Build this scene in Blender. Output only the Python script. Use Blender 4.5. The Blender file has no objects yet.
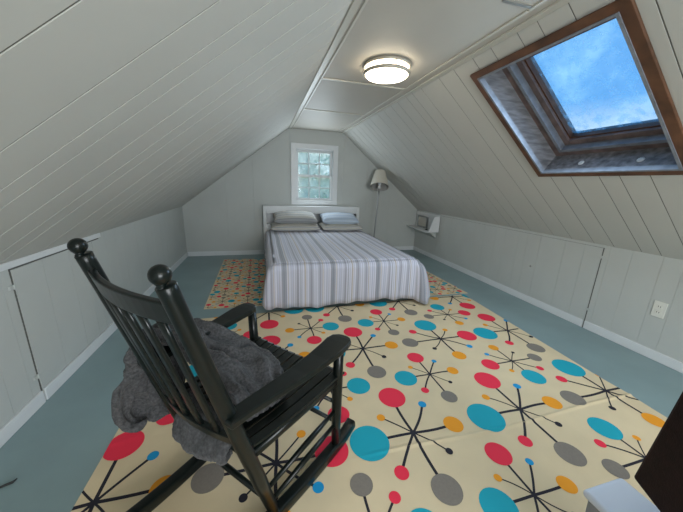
import bpy, bmesh, math, random
import numpy as np
from mathutils import Vector, Matrix, noise
random.seed(4)
S = bpy.context.scene
COL = S.collection

# ------------------------------------------------------------------ camera
cam_d = bpy.data.cameras.new('camera'); cam = bpy.data.objects.new('camera', cam_d); COL.objects.link(cam)
S.camera = cam
cam_d.sensor_fit = 'HORIZONTAL'; cam_d.sensor_width = 36.0; cam_d.lens = 282.526 / 683 * 36; cam_d.clip_start = 0.02
Rr = Vector((0.9646389, -0.2612740, 0.0347510)); Rd = Vector((-0.0327002, -0.2494585, -0.9678332)); Rf = Vector((0.2615386, 0.9324733, -0.2491811))
m = Matrix.Identity(4)
for i in range(3):
    m[i][0] = Rr[i]; m[i][1] = -Rd[i]; m[i][2] = -Rf[i]
m[0][3], m[1][3], m[2][3] = 0, 0, 1.2
cam.matrix_world = m

# ------------------------------------------------------------------ view
S.view_settings.view_transform = 'Standard'; S.view_settings.look = 'None'
S.view_settings.gamma = 1.0; S.view_settings.use_curve_mapping = False
S.view_settings.exposure = 0.27

# ------------------------------------------------------------------ sky
w = bpy.data.worlds.new('sky'); S.world = w; w.use_nodes = True
nt = w.node_tree; nt.nodes.clear()
def N(nt, typ, **kw):
    n = nt.nodes.new(typ)
    for k, v in kw.items(): setattr(n, k, v)
    return n
out = N(nt, 'ShaderNodeOutputWorld'); bg = N(nt, 'ShaderNodeBackground')
tc = N(nt, 'ShaderNodeTexCoord'); nz = N(nt, 'ShaderNodeTexNoise'); nz.inputs['Scale'].default_value = 9
nz.inputs['Detail'].default_value = 7; nz.inputs['Roughness'].default_value = 0.62
cr = N(nt, 'ShaderNodeValToRGB')
cr.color_ramp.elements[0].position = 0.34; cr.color_ramp.elements[0].color = (0.095, 0.31, 0.66, 1)
cr.color_ramp.elements[1].position = 0.72; cr.color_ramp.elements[1].color = (0.34, 0.66, 0.90, 1)
e = cr.color_ramp.elements.new(0.5); e.color = (0.13, 0.38, 0.74, 1)
sep = N(nt, 'ShaderNodeSeparateXYZ'); mr = N(nt, 'ShaderNodeMapRange')
mr.inputs[1].default_value = 0.11; mr.inputs[2].default_value = 0.22
mx = N(nt, 'ShaderNodeMixRGB'); mx.inputs[1].default_value = (0.80, 0.95, 1.0, 1)
nt.links.new(tc.outputs['Generated'], nz.inputs['Vector']); nt.links.new(nz.outputs['Fac'], cr.inputs[0])
nt.links.new(tc.outputs['Generated'], sep.inputs[0]); nt.links.new(sep.outputs['Z'], mr.inputs[0])
nt.links.new(mr.outputs[0], mx.inputs[0]); nt.links.new(cr.outputs[0], mx.inputs[2])
nt.links.new(mx.outputs[0], bg.inputs[0]); bg.inputs[1].default_value = 1.15
nt.links.new(bg.outputs[0], out.inputs[0])

def area(name, loc, rot, sx, sy, power, col):
    d = bpy.data.lights.new(name, 'AREA'); d.shape = 'RECTANGLE'; d.size = sx; d.size_y = sy; d.energy = power; d.color = col
    o = bpy.data.objects.new(name, d); COL.objects.link(o); o.location = loc; o.rotation_euler = rot; return o
PI = math.pi
# fill lamp added behind the camera; daylight through the gable window and skylight
area('added_rear_fill', (0.8, -2.12, 1.15), (-PI/2, 0, PI), 1.3, 1.3, 66, (0.93, 0.97, 1.0))
area('window_daylight', (0.83, 4.800, 1.29), (-PI/2, 0, 0), 0.5, 0.7, 7, (0.80, 0.92, 1.0))
sky_n = Vector((.6363, 0, .7714)); sl = area('skylight_daylight', (1.755+.03*.6363, 1.40, 1.620+.03*.7714), (0, 0, 0), .74, .90, 11, (0.60, 0.80, 1.0))
sl.rotation_euler = sky_n.to_track_quat('Z', 'Y').to_euler()
bpy.data.lights['skylight_daylight'].size, bpy.data.lights['skylight_daylight'].size_y = .58, .58

# ------------------------------------------------------------------ materials
def s2l(c): return tuple(((x/255)/12.92 if x/255 <= .04045 else ((x/255+.055)/1.055)**2.4) for x in c)
MATS = {}
def mat(name, col, rough=.6, metal=0, emit=None, es=0, noise_amt=0, nscale=20, bump=0, bscale=200, spec=.5, sheen=0, coat=0, stretch=None):
    if name in MATS: return MATS[name]
    M = bpy.data.materials.new(name); M.use_nodes = True; t = M.node_tree; b = t.nodes['Principled BSDF']
    c = s2l(col) if max(col) > 1.01 else col
    b.inputs['Base Color'].default_value = (*c, 1); b.inputs['Roughness'].default_value = rough
    b.inputs['Metallic'].default_value = metal; b.inputs['Specular IOR Level'].default_value = spec
    b.inputs['Sheen Weight'].default_value = sheen; b.inputs['Coat Weight'].default_value = coat
    if emit: b.inputs['Emission Color'].default_value = (*emit, 1); b.inputs['Emission Strength'].default_value = es
    co = N(t, 'ShaderNodeTexCoord'); src = co.outputs['Object']
    if stretch:
        mp = N(t, 'ShaderNodeMapping'); mp.inputs['Scale'].default_value = stretch; t.links.new(src, mp.inputs[0]); src = mp.outputs[0]
    if noise_amt:
        n = N(t, 'ShaderNodeTexNoise'); n.inputs['Scale'].default_value = nscale; n.inputs['Detail'].default_value = 5
        t.links.new(src, n.inputs['Vector'])
        r = N(t, 'ShaderNodeValToRGB')
        r.color_ramp.elements[0].position = .3; r.color_ramp.elements[1].position = .7
        r.color_ramp.elements[0].color = (*[x*(1-noise_amt) for x in c], 1); r.color_ramp.elements[1].color = (*[min(1, x*(1+noise_amt)) for x in c], 1)
        t.links.new(n.outputs['Fac'], r.inputs[0]); t.links.new(r.outputs[0], b.inputs['Base Color'])
    if bump:
        n = N(t, 'ShaderNodeTexNoise'); n.inputs['Scale'].default_value = bscale; n.inputs['Detail'].default_value = 4
        t.links.new(src, n.inputs['Vector'])
        bp = N(t, 'ShaderNodeBump'); bp.inputs['Strength'].default_value = bump; bp.inputs['Distance'].default_value = .002
        t.links.new(n.outputs['Fac'], bp.inputs['Height']); t.links.new(bp.outputs[0], b.inputs['Normal'])
    MATS[name] = M; return M
m_slope = mat('painted_slope_boards', (.55, .545, .505), .7, noise_amt=.02, nscale=3, bump=.12, bscale=60)
m_wall = mat('painted_wall_boards', (.50, .52, .50), .5, noise_amt=.025, nscale=4, bump=.12, bscale=60)
m_ceil = mat('painted_ceiling', (.54, .51, .45), .55, noise_amt=.02, nscale=4, bump=.15, bscale=40)
m_ctrim = mat('ceiling_trim_paint', (.62, .60, .53), .4)
m_white = mat('white_trim_paint', (.70, .72, .73), .35, noise_amt=.02, nscale=10)
m_floor = mat('painted_floor', (.235, .325, .335), .38, noise_amt=.09, nscale=2.5, bump=.15, bscale=25)
m_cream = mat('rug_cream', (.71, .575, .37), .8, noise_amt=.04, nscale=6, bump=.25, bscale=300)
m_red = mat('rug_red', (.84, .024, .065), .8)
m_teal = mat('rug_teal', (.002, .36, .47), .8)
m_blue = mat('rug_blue', (.004, .30, .62), .8)
m_org = mat('rug_orange', (.86, .33, .012), .8)
m_grey = mat('rug_grey', (.22, .19, .16), .8, noise_amt=.06, nscale=120)
m_ink = mat('rug_black', (.012, .010, .02), .8)
m_chair = mat('black_green_paint', (.004, .0068, .006), .30, noise_amt=.12, nscale=30, bump=.1, bscale=40, spec=.35)
m_wood = mat('stained_brown_wood', (.115, .050, .024), .5, noise_amt=.45, nscale=9, bump=.2, bscale=30, stretch=(1.2, 1.2, 1.2))
m_wood2 = mat('weathered_jamb_wood', (.20, .20, .215), .5, noise_amt=.5, nscale=7, bump=.3, bscale=40, stretch=(1, 4, 6))
m_wood3 = mat('worn_sash_wood', (.18, .13, .12), .5, noise_amt=.4, nscale=12, bump=.2)
m_lip = mat('pale_film_edge', (.22, .24, .28), .3, noise_amt=.2, nscale=20)
m_nickel = mat('brushed_nickel', (.42, .38, .31), .45, metal=.3)
m_glow = mat('lit_glass_diffuser', (.9, .85, .75), .4, emit=(1.0, .87, .66), es=9)
m_steel = mat('grey_metal', (.32, .33, .33), .4, metal=.6)
m_shade = mat('cream_pleated_shade', (.62, .58, .50), .8, bump=.3, bscale=60)
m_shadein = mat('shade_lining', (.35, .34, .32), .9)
m_mattress = mat('mattress_ticking', (.66, .64, .62), .8)
m_plate = mat('outlet_plate_plastic', (.72, .72, .66), .3)
m_slot = mat('dark_slot', (.02, .02, .02), .6)
m_groove = mat('dark_groove_backing', (.17, .165, .145), .8)  # backing coloured darker than the slope boards so their grooves read dark
m_gap_shade = mat('painted_gap_shade', (.11, .11, .10), .8)  # dark colour standing in for shade in the door gaps
m_throw = mat('dark_grey_plush', (.072, .072, .075), 1.0, noise_amt=.45, nscale=110, bump=1.0, bscale=260, sheen=.12, spec=.1)
m_leather = mat('dark_brown_leather', (.014, .005, .0045), .7, noise_amt=.3, nscale=60, bump=.5, bscale=250, spec=.2)
m_plast = mat('white_plastic', (.70, .76, .88), .3)
m_plastg = mat('grey_plastic', (.25, .27, .30), .4)
m_bark = mat('tree_bark', (.08, .06, .045), .9, bump=.8, bscale=10)
m_leaf = mat('leaf_green', (.55, .66, .34), .6, noise_amt=.5, nscale=2)
m_leaf2 = mat('pale_leaf_green', (.80, .86, .56), .6, noise_amt=.4, nscale=2)
m_siding = mat('outside_ground', (.09, .13, .06), .9)
m_sill = mat('hardware_dull', (.33, .33, .31), .4, metal=.5)

def glass_mat(name, tint, gloss=.06, haze=0.0, hcol=(.8, .9, 1), hs=9, h0=.45):
    M = bpy.data.materials.new(name); M.use_nodes = True; t = M.node_tree; t.nodes.clear()
    o = N(t, 'ShaderNodeOutputMaterial'); tr = N(t, 'ShaderNodeBsdfTransparent'); tr.inputs[0].default_value = (*tint, 1)
    gl = N(t, 'ShaderNodeBsdfGlossy'); gl.inputs['Roughness'].default_value = .08
    mxx = N(t, 'ShaderNodeMixShader'); mxx.inputs[0].default_value = gloss
    t.links.new(tr.outputs[0], mxx.inputs[1]); t.links.new(gl.outputs[0], mxx.inputs[2])
    last = mxx
    if haze:
        co = N(t, 'ShaderNodeTexCoord'); n = N(t, 'ShaderNodeTexNoise'); n.inputs['Scale'].default_value = hs; n.inputs['Detail'].default_value = 8
        t.links.new(co.outputs['Object'], n.inputs[0])
        r = N(t, 'ShaderNodeMapRange'); r.inputs[1].default_value = h0; r.inputs[2].default_value = .8; r.inputs[3].default_value = haze*.3; r.inputs[4].default_value = haze*1.8
        t.links.new(n.outputs['Fac'], r.inputs[0])
        tl = N(t, 'ShaderNodeBsdfTranslucent'); tl.inputs[0].default_value = (*hcol, 1)
        m2 = N(t, 'ShaderNodeMixShader'); t.links.new(r.outputs[0], m2.inputs[0])
        t.links.new(mxx.outputs[0], m2.inputs[1]); t.links.new(tl.outputs[0], m2.inputs[2]); last = m2
    t.links.new(last.outputs[0], o.inputs[0]); return M
m_glass = glass_mat('window_glass', (.93, .97, .97), .05, .42, (1, .97, .82), h0=.25)
m_skyglass = glass_mat('weathered_skylight_glass', (.92, .96, 1.0), .04, .34, (.60, .85, 1), hs=22, h0=.48)

# striped cloth driven by the u coordinate of the cloth itself
def stripe_mat(name, base, stripes, period, rough=.85):
    M = bpy.data.materials.new(name); M.use_nodes = True; t = M.node_tree; b = t.nodes['Principled BSDF']
    b.inputs['Roughness'].default_value = rough; b.inputs['Sheen Weight'].default_value = .15
    uv = N(t, 'ShaderNodeUVMap'); sp = N(t, 'ShaderNodeSeparateXYZ'); t.links.new(uv.outputs[0], sp.inputs[0])
    dv = N(t, 'ShaderNodeMath', operation='DIVIDE'); dv.inputs[1].default_value = period; t.links.new(sp.outputs[0], dv.inputs[0])
    fr = N(t, 'ShaderNodeMath', operation='FRACT'); t.links.new(dv.outputs[0], fr.inputs[0])
    r = N(t, 'ShaderNodeValToRGB'); r.color_ramp.interpolation = 'CONSTANT'
    els = [(0.0, base)]
    for p, wd, c in stripes: els += [(p, c), (p+wd, base)]
    els.sort(key=lambda a: a[0])
    r.color_ramp.elements[0].position = 0; r.color_ramp.elements[0].color = (*els[0][1], 1)
    r.color_ramp.elements[1].position = els[1][0]; r.color_ramp.elements[1].color = (*els[1][1], 1)
    for p, c in els[2:]:
        e = r.color_ramp.elements.new(p); e.color = (*c, 1)
    t.links.new(fr.outputs[0], r.inputs[0])
    # fine pin stripes woven between the bands
    d2 = N(t, 'ShaderNodeMath', operation='MULTIPLY'); d2.inputs[1].default_value = 2*PI/.021; t.links.new(sp.outputs[0], d2.inputs[0])
    sn = N(t, 'ShaderNodeMath', operation='SINE'); t.links.new(d2.outputs[0], sn.inputs[0])
    m2 = N(t, 'ShaderNodeMapRange'); m2.inputs[1].default_value = -1; m2.inputs[2].default_value = 1; m2.inputs[3].default_value = .78; m2.inputs[4].default_value = 1.06
    t.links.new(sn.outputs[0], m2.inputs[0])
    ml = N(t, 'ShaderNodeMixRGB', blend_type='MULTIPLY'); ml.inputs[0].default_value = 1
    t.links.new(r.outputs[0], ml.inputs[1]); t.links.new(m2.outputs[0], ml.inputs[2]); t.links.new(ml.outputs[0], b.inputs['Base Color'])
    n = N(t, 'ShaderNodeTexNoise'); n.inputs['Scale'].default_value = 350; bp = N(t, 'ShaderNodeBump'); bp.inputs['Strength'].default_value = .2
    bp.inputs['Distance'].default_value = .002; t.links.new(n.outputs['Fac'], bp.inputs['Height']); t.links.new(bp.outputs[0], b.inputs['Normal'])
    return M
GR = (.34, .35, .40); GR2 = (.44, .44, .51); BG = (.56, .50, .46); LV = (.55, .56, .67)
m_spread = stripe_mat('striped_bedspread', (.64, .64, .73), [(.05, .06, GR2), (.13, .02, BG), (.22, .025, LV), (.31, .09, GR), (.42, .015, BG), (.50, .03, LV), (.60, .045, GR2), (.68, .012, GR), (.76, .03, BG), (.86, .07, GR2)], .46)
m_pil1 = stripe_mat('grey_beige_pillow_stripe', (.50, .49, .46), [(.1, .12, (.30, .30, .30)), (.35, .05, (.42, .37, .30)), (.55, .14, (.33, .34, .35)), (.82, .05, (.40, .36, .30))], .20)
m_pil2 = stripe_mat('blue_white_pillow_stripe', (.52, .60, .70), [(.15, .15, (.34, .42, .54)), (.45, .06, (.46, .46, .46)), (.7, .15, (.40, .48, .60))], .20)
m_pil3 = stripe_mat('cream_pillow_stripe', (.56, .54, .48), [(.15, .10, (.38, .36, .32)), (.5, .05, (.40, .40, .42)), (.75, .10, (.42, .38, .32))], .20)

# ------------------------------------------------------------------ mesh helpers
class MB:
    def __init__(s): s.v = []; s.f = []; s.mi = []; s.uv = None
    def add(s, vs, fs, mi=0):
        o = len(s.v); s.v += [tuple(x) for x in vs]; s.f += [tuple(i+o for i in f) for f in fs]; s.mi += [mi]*len(fs); return s
    def frame_box(s, o, ax, ay, az, x0, x1, y0, y1, z0, z1, mi=0):
        o, ax, ay, az = map(Vector, (o, ax, ay, az))
        P = [o+ax*x+ay*y+az*z for z in (z0, z1) for (x, y) in ((x0, y0), (x1, y0), (x1, y1), (x0, y1))]
        return s.add(P, [(3, 2, 1, 0), (4, 5, 6, 7), (0, 1, 5, 4), (1, 2, 6, 5), (2, 3, 7, 6), (3, 0, 4, 7)], mi)
    def box(s, x0, x1, y0, y1, z0, z1, mi=0): return s.frame_box((0,0,0), (1,0,0), (0,1,0), (0,0,1), x0, x1, y0, y1, z0, z1, mi)
    def tube(s, pts, rad, n=12, mi=0, sx=1, sy=1, up=None, square=0):
        pts = [Vector(p) for p in pts]; rad = rad if isinstance(rad, (list, tuple)) else [rad]*len(pts)
        T = []
        for i in range(len(pts)):
            a = pts[max(0, i-1)]; b = pts[min(len(pts)-1, i+1)]; T.append((b-a).normalized())
        u = Vector(up) if up else (Vector((0,0,1)) if abs(T[0].z) < .9 else Vector((1,0,0)))
        vs = []
        for p, t, r in zip(pts, T, rad):
            a = (u - t*u.dot(t)).normalized(); b = t.cross(a)
            if not up: u = a
            for k in range(n):
                c, d = math.cos(2*PI*k/n+PI/n), math.sin(2*PI*k/n+PI/n)
                if square:
                    c = math.copysign(abs(c)**square, c); d = math.copysign(abs(d)**square, d)
                vs.append(p+a*(r*c*sy)+b*(r*d*sx))
        fs = []
        for i in range(len(pts)-1):
            for k in range(n):
                fs.append((i*n+k, i*n+(k+1)%n, (i+1)*n+(k+1)%n, (i+1)*n+k))
        fs.append(tuple(range(n-1, -1, -1))); fs.append(tuple((len(pts)-1)*n+k for k in range(n)))
        return s.add(vs, fs, mi)
    def lathe(s, prof, n=32, loc=(0,0,0), mi=0, M=None):
        vs = []; 
        for r, z in prof:
            for k in range(n):
                v = Vector((r*math.cos(2*PI*k/n), r*math.sin(2*PI*k/n), z))
                if M: v = M @ v
                vs.append(v+Vector(loc))
        fs = []
        for i in range(len(prof)-1):
            for k in range(n): fs.append((i*n+k, i*n+(k+1)%n, (i+1)*n+(k+1)%n, (i+1)*n+k))
        if prof[0][0] > 1e-5: fs.append(tuple(range(n-1, -1, -1)))
        if prof[-1][0] > 1e-5: fs.append(tuple((len(prof)-1)*n+k for k in range(n)))
        return s.add(vs, fs, mi)
    def prism(s, poly, z0, z1, mi=0):
        n = len(poly); vs = [(x, y, z0) for x, y in poly]+[(x, y, z1) for x, y in poly]
        return s.add(vs, [tuple(range(n-1, -1, -1)), tuple(range(n, 2*n))]+[(i, (i+1)%n, n+(i+1)%n, n+i) for i in range(n)], mi)
    def build(s, name, mats, parent=None, smooth=False, bevel=0, seg=2, sub=0, angle=40):
        me = bpy.data.meshes.new(name); me.from_pydata([tuple(v) for v in s.v], [], s.f)
        for m_ in (mats if isinstance(mats, (list, tuple)) else [mats]): me.materials.append(m_)
        me.polygons.foreach_set('material_index', s.mi)
        bm = bmesh.new(); bm.from_mesh(me); bmesh.ops.remove_doubles(bm, verts=bm.verts, dist=1e-6)
        bmesh.ops.recalc_face_normals(bm, faces=bm.faces); bm.to_mesh(me); bm.free()
        if smooth:
            for p in me.polygons: p.use_smooth = True
        o = bpy.data.objects.new(name, me); COL.objects.link(o)
        if parent: o.parent = parent
        if bevel:
            b = o.modifiers.new('bevel', 'BEVEL'); b.width = bevel; b.segments = seg; b.limit_method = 'ANGLE'; b.angle_limit = math.radians(35)
            b.harden_normals = False
        if sub:
            q = o.modifiers.new('sub', 'SUBSURF'); q.levels = sub; q.render_levels = sub
        return o
def tag(o, label, cat, group=None):
    o['label'] = label; o['category'] = cat
    if group: o['group'] = group
    return o
def thing(name, label, cat, loc=(0,0,0), rz=0, group=None):
    o = bpy.data.objects.new(name, None); COL.objects.link(o); o.location = loc; o.rotation_euler = (0, 0, rz)
    o.empty_display_size = .1
    return tag(o, label, cat, group)
def struct(o): o['kind'] = 'structure'; return o

# ------------------------------------------------------------------ room
XL, XR, YB, YF = -1.181, 2.790, 4.791, -2.2
ZKL, ZKR, ZC, X1, X2 = .780, .767, 2.0, .418, 1.295
BH = .072
struct(MB().box(XL-.1, XR+.1, YF-.1, YB+.1, -.12, 0).build('floor', m_floor))
struct(MB().box(X1-.02, X2+.02, YF, YB, ZC, ZC+.1).build('ceiling', m_ceil))
# trim strips on the flat ceiling
t = MB()
t.box(X1+.004, X1+.040, YF, YB, ZC-.006, ZC); t.box(X1+.052, X1+.066, YF, YB, ZC-.006, ZC)
t.box(X2-.034, X2+.006, YF, YB, ZC-.012, ZC); t.box(X2-.10, X2-.082, YF, 1.40-.14, ZC-.007, ZC); t.box(X2-.10, X2-.082, 1.27, YB, ZC-.007, ZC)
for y in (2.47, 3.50, .22): t.box(X1+.06, X2-.09, y-.012, y+.012, ZC-.008, ZC)
struct(t.build('trim_1', m_ctrim, bevel=.002, seg=1))
struct(MB().box(X1+.62, X2-.09, 1.235, 1.25, ZC-.006, ZC).build('ceiling_gap_line', m_sill))  # dull grey strip drawn for a dark gap line across the ceiling

def planks(name, o, ay, L, y0, y1, an, grooves, mt, gap=.005, holes=(), depth=.005, back=.09, full_back=True):
    """boards laid side by side along +Y in the plane (o, ay); ay unit vector up the surface, an outward from the room"""
    mb = MB(); g = sorted(set([y0, y1]+[x for x in grooves if y0 < x < y1]))
    for a, b in zip(g[:-1], g[1:]):
        a2 = a+(gap/2 if a > y0 else 0); b2 = b-(gap/2 if b < y1 else 0)
        segs = [(a2, b2, 0, L)]
        for (hy0, hy1, hs0, hs1) in holes:
            ns = []
            for (p, q_, s0, s1) in segs:
                if q_ <= hy0 or p >= hy1: ns.append((p, q_, s0, s1)); continue
                if p < hy0: ns.append((p, hy0, s0, s1))
                if q_ > hy1: ns.append((hy1, q_, s0, s1))
                p2, q2 = max(p, hy0), min(q_, hy1)
                ns.append((p2, q2, s0, hs0)); ns.append((p2, q2, hs1, s1))
            segs = ns
        for p, q_, s0, s1 in segs:
            if q_-p > 1e-4 and s1-s0 > 1e-4: mb.frame_box(o, (0,1,0), ay, an, p, q_, s0, s1, 0, depth)
    segs = [(y0, y1, 0, L)]
    for (hy0, hy1, hs0, hs1) in holes:
        segs = [(y0, hy0, 0, L), (hy1, y1, 0, L), (hy0, hy1, 0, hs0), (hy0, hy1, hs1, L)]
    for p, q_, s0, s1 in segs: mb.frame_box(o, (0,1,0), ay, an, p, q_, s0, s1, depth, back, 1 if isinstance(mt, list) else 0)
    return mb.build(name, mt, bevel=0)
gl0 = [.64, .865, 1.02, 1.12, 1.31, 1.48, 1.60]; GL = sorted(g+1.22*k for g in gl0 for k in range(-3, 4))
gr0 = [.905, 1.16, 1.31, 1.425, 1.607, 1.758, 1.95]; GRV = sorted(g+1.22*k for g in gr0 for k in range(-3, 4))
dl = Vector((X1-XL, 0, ZC-ZKL)); LL = dl.length; dl.normalize(); nl = Vector((-dl.z, 0, dl.x))
dr = Vector((X2-XR, 0, ZC-ZKR)); LR = dr.length; dr.normalize(); nr = Vector((-dr.z, 0, dr.x)); 
if nr.z < 0: nr = -nr
struct(planks('wall_left_slope', (XL, 0, ZKL), dl, LL, YF, YB, nl, GL, [m_slope, m_groove], gap=.0062, depth=.002))
# skylight opening in the right slope: outer casing edge y .985..1.84 ; distances measured up the slope from the knee wall
def sR(x): return (XR-x)/abs(dr.x)
OY0, OY1 = 1.008, 1.790; OS0, OS1 = sR(2.092), sR(1.406)
struct(planks('wall_right_slope', (XR, 0, ZKR), dr, LR, YF, YB, nr, GRV, [m_slope, m_groove], gap=.0062, depth=.002, holes=[(OY0, OY1, OS0, OS1)]))
struct(planks('wall_left', (XL, 0, 0), (0,0,1), ZKL+.02, YF, YB, (-1,0,0), [g for i, g in enumerate(GL)], m_wall, gap=.002, depth=.002))
struct(planks('wall_right', (XR, 0, 0), (0,0,1), ZKR+.02, YF, YB, (1,0,0), [g-.13 for g in GRV], m_wall, gap=.002, depth=.002))
# gable walls (polygon, with the window hole in the far one)
WX0, WX1, WZ0, WZ1 = .525, 1.145, .895, 1.715
def gable(name, y0, y1, hole, hx):
    mb = MB()
    def topz(x):
        if x < X1: return ZKL+(x-XL)*(ZC-ZKL)/(X1-XL)
        if x > X2: return ZKR+(XR-x)*(ZC-ZKR)/(XR-X2)
        return ZC
    xs = sorted(set([XL-.05, X1, X2, XR+.05]+list(hole[:2])+hx))
    for a, b in zip(xs[:-1], xs[1:]):
        gp = .0006; a2 = a+(gp if a in hx else 0); b2 = b-(gp if b in hx else 0)
        def quad(za0, zb0, za1, zb1):
            vs = [(a2, y0, za0), (b2, y0, zb0), (b2, y0, zb1), (a2, y0, za1), (a2, y1, za0), (b2, y1, zb0), (b2, y1, zb1), (a2, y1, za1)]
            mb.add(vs, [(0,1,2,3), (7,6,5,4), (0,4,5,1), (1,5,6,2), (2,6,7,3), (3,7,4,0)])
        if a >= hole[0]-1e-6 and b <= hole[1]+1e-6:
            quad(0, 0, hole[2], hole[2]); quad(hole[3], hole[3], topz(a)+.03, topz(b)+.03)
        else: quad(0, 0, topz(a)+.03, topz(b)+.03)
    return struct(mb.build(name, m_wall))
gable('wall_back', YB, YB+.10, (WX0, WX1, WZ0, WZ1), [-.55, -.14, .435, 1.32, 1.75, 2.2])
gable('wall_front', YF-.1, YF, (.1, 1.5, .5, 1.8), [])
# baseboards (cut where the low doors end)
t = MB(); t.box(XL, XL+.014, YF, 1.648, 0, BH); t.box(XL, XL+.014, 1.660, 3.9, 0, BH); t.box(XL, XL+.014, 3.9, YB, 0, BH)
struct(t.build('baseboard_left', m_white, bevel=.004))
t = MB(); t.box(XR-.014, XR, YF, 1.668, 0, BH); t.box(XR-.014, XR, 1.682, YB, 0, BH)
struct(t.build('baseboard_right', m_white, bevel=.004))
struct(MB().box(XL, XR, YB-.014, YB, 0, BH).build('baseboard_back', m_white, bevel=.004))
# trim along the top of the left knee wall, above the low door
struct(MB().box(XL-.001, XL+.010, YF, 2.46, .752, ZKL+.004).build('trim_3', m_white, bevel=.002))
struct(MB().box(XR-.008, XR+.001, 1.66, YB, .745, ZKR+.002).build('trim_4', m_wall, bevel=.002))

def low_door(name, x, sgn, y0, y1, z1, grooves, hinges, knobs):
    d = thing(name, '', ''); del d['label']; del d['category']; d['kind'] = 'structure'; d.location = (x, y0, 0)
    mb = MB(); g = [0]+[q-y0 for q in grooves if y0 < q < y1]+[y1-y0]
    for a, b in zip(g[:-1], g[1:]):
        mb.box(min(0, sgn*.006), max(0, sgn*.006), a+.0012, b-.0012, BH+.004, z1)
    mb.build('door_panel', m_wall, d)
    s = MB(); s.box(min(0, sgn*.003), max(0, sgn*.003), -.006, 0, .0, z1+.005); s.box(min(0, sgn*.003), max(0, sgn*.003), -.006, y1-y0, z1, z1+.006)  # raised strips painted dark as the shade along the door edges
    s.build('door_gap_shade', m_gap_shade, d)
    for (yy, zz) in hinges:
        h = MB(); h.frame_box((0,0,0), (1,0,0), (0,1,0), (0,0,1), min(0, sgn*.009), max(0, sgn*.009), yy-.022, yy+.022, zz-.010, zz+.010)
        h.tube([(sgn*.010, yy, zz-.012), (sgn*.010, yy, zz+.012)], .0035, 8)
        h.build('hinge', m_wall, d)
    for (yy, zz) in knobs:
        k = MB(); k.lathe([(.006, 0), (.007, .006), (.010, .012), (.008, .018), (0, .019)], 12, M=Matrix.Rotation(sgn*PI/2, 3, 'Y')); 
        k.v = [(a, b+yy, c+zz) for a, b, c in k.v]; k.build('door_knob', m_sill, d, smooth=True)
    return d
low_door('door_1', XL, 1, 1.657, 2.44, .742, GL, [(-.01, .66), (-.01, .16)], [])
low_door('door_2', XR, -1, 1.678, 4.02, .742, [g-.13 for g in GRV], [(-.005, .665), (.0, .18)], [(.62, .40)])

# ------------------------------------------------------------------ far gable window
wd = thing('window_1', '', ''); del wd['label']; del wd['category']; wd['kind'] = 'structure'; wd.location = (0, YB, 0)
c = MB(); c.box(.450, .530, -.018, 0, .835, 1.79); c.box(1.140, 1.222, -.018, 0, .835, 1.79); c.box(.530, 1.14, -.018, 0, 1.712, 1.79); c.box(.530, 1.14, -.018, 0, .835, .898)
c.build('window_casing', m_white, wd, bevel=.003)
c = MB(); c.box(WX0, WX0+.012, 0, .10, WZ0, WZ1); c.box(WX1-.012, WX1, 0, .10, WZ0, WZ1); c.box(WX0, WX1, 0, .10, WZ1-.012, WZ1); c.box(WX0, WX1, 0, .10, WZ0, WZ0+.012)
c.build('window_jamb', m_white, wd)
def sash(name, z0, z1, y0, y1):
    x0, x1 = WX0+.012, WX1-.012; c = MB(); fw = .034
    c.box(x0, x0+fw, y0, y1, z0, z1); c.box(x1-fw, x1, y0, y1, z0, z1); c.box(x0+fw, x1-fw, y0, y1, z0, z0+fw); c.box(x0+fw, x1-fw, y0, y1, z1-fw, z1)
    for k in (1, 2):
        xx = x0+fw+(x1-x0-2*fw)*k/3; c.box(xx-.007, xx+.007, y0+.004, y1-.004, z0+fw, z1-fw)
    zz = (z0+z1)/2; c.box(x0+fw, x1-fw, y0+.005, y1-.005, zz-.007, zz+.007)
    o = c.build(name, m_white, wd, bevel=.0015, seg=1)
    MB().box(x0+fw, x1-fw, (y0+y1)/2-.0015, (y0+y1)/2+.0015, z0+fw, z1-fw).build('glass_pane', m_glass, o)
    return o
sash('upper_sash', 1.285, WZ1-.012, .055, .085)
lo = sash('lower_sash', WZ0+.012, 1.315, .020, .050)
k = MB(); k.box(.80, .86, .012, .030, 1.312, 1.322); k.tube([(.83, .015, 1.322), (.83, .015, 1.336), (.85, .012, 1.338)], .005, 8); k.build('sash_lock', m_steel, lo)
# unseen rear window, added for the fill light behind the camera
wr = thing('added_window', '', ''); del wr['label']; del wr['category']; wr['kind'] = 'structure'; wr.location = (0, YF, 0)
c = MB()
for a in ((.03, .1, .43, 1.87), (1.5, 1.57, .43, 1.87), (.1, 1.5, 1.8, 1.87), (.1, 1.5, .43, .5), (.78, .82, .5, 1.8)): c.box(a[0], a[1], -.02, .018, a[2], a[3])
c.build('window_casing', m_white, wr)
MB().box(.1, 1.5, -.06, -.056, .5, 1.8).build('glass_pane', m_glass, wr)

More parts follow.
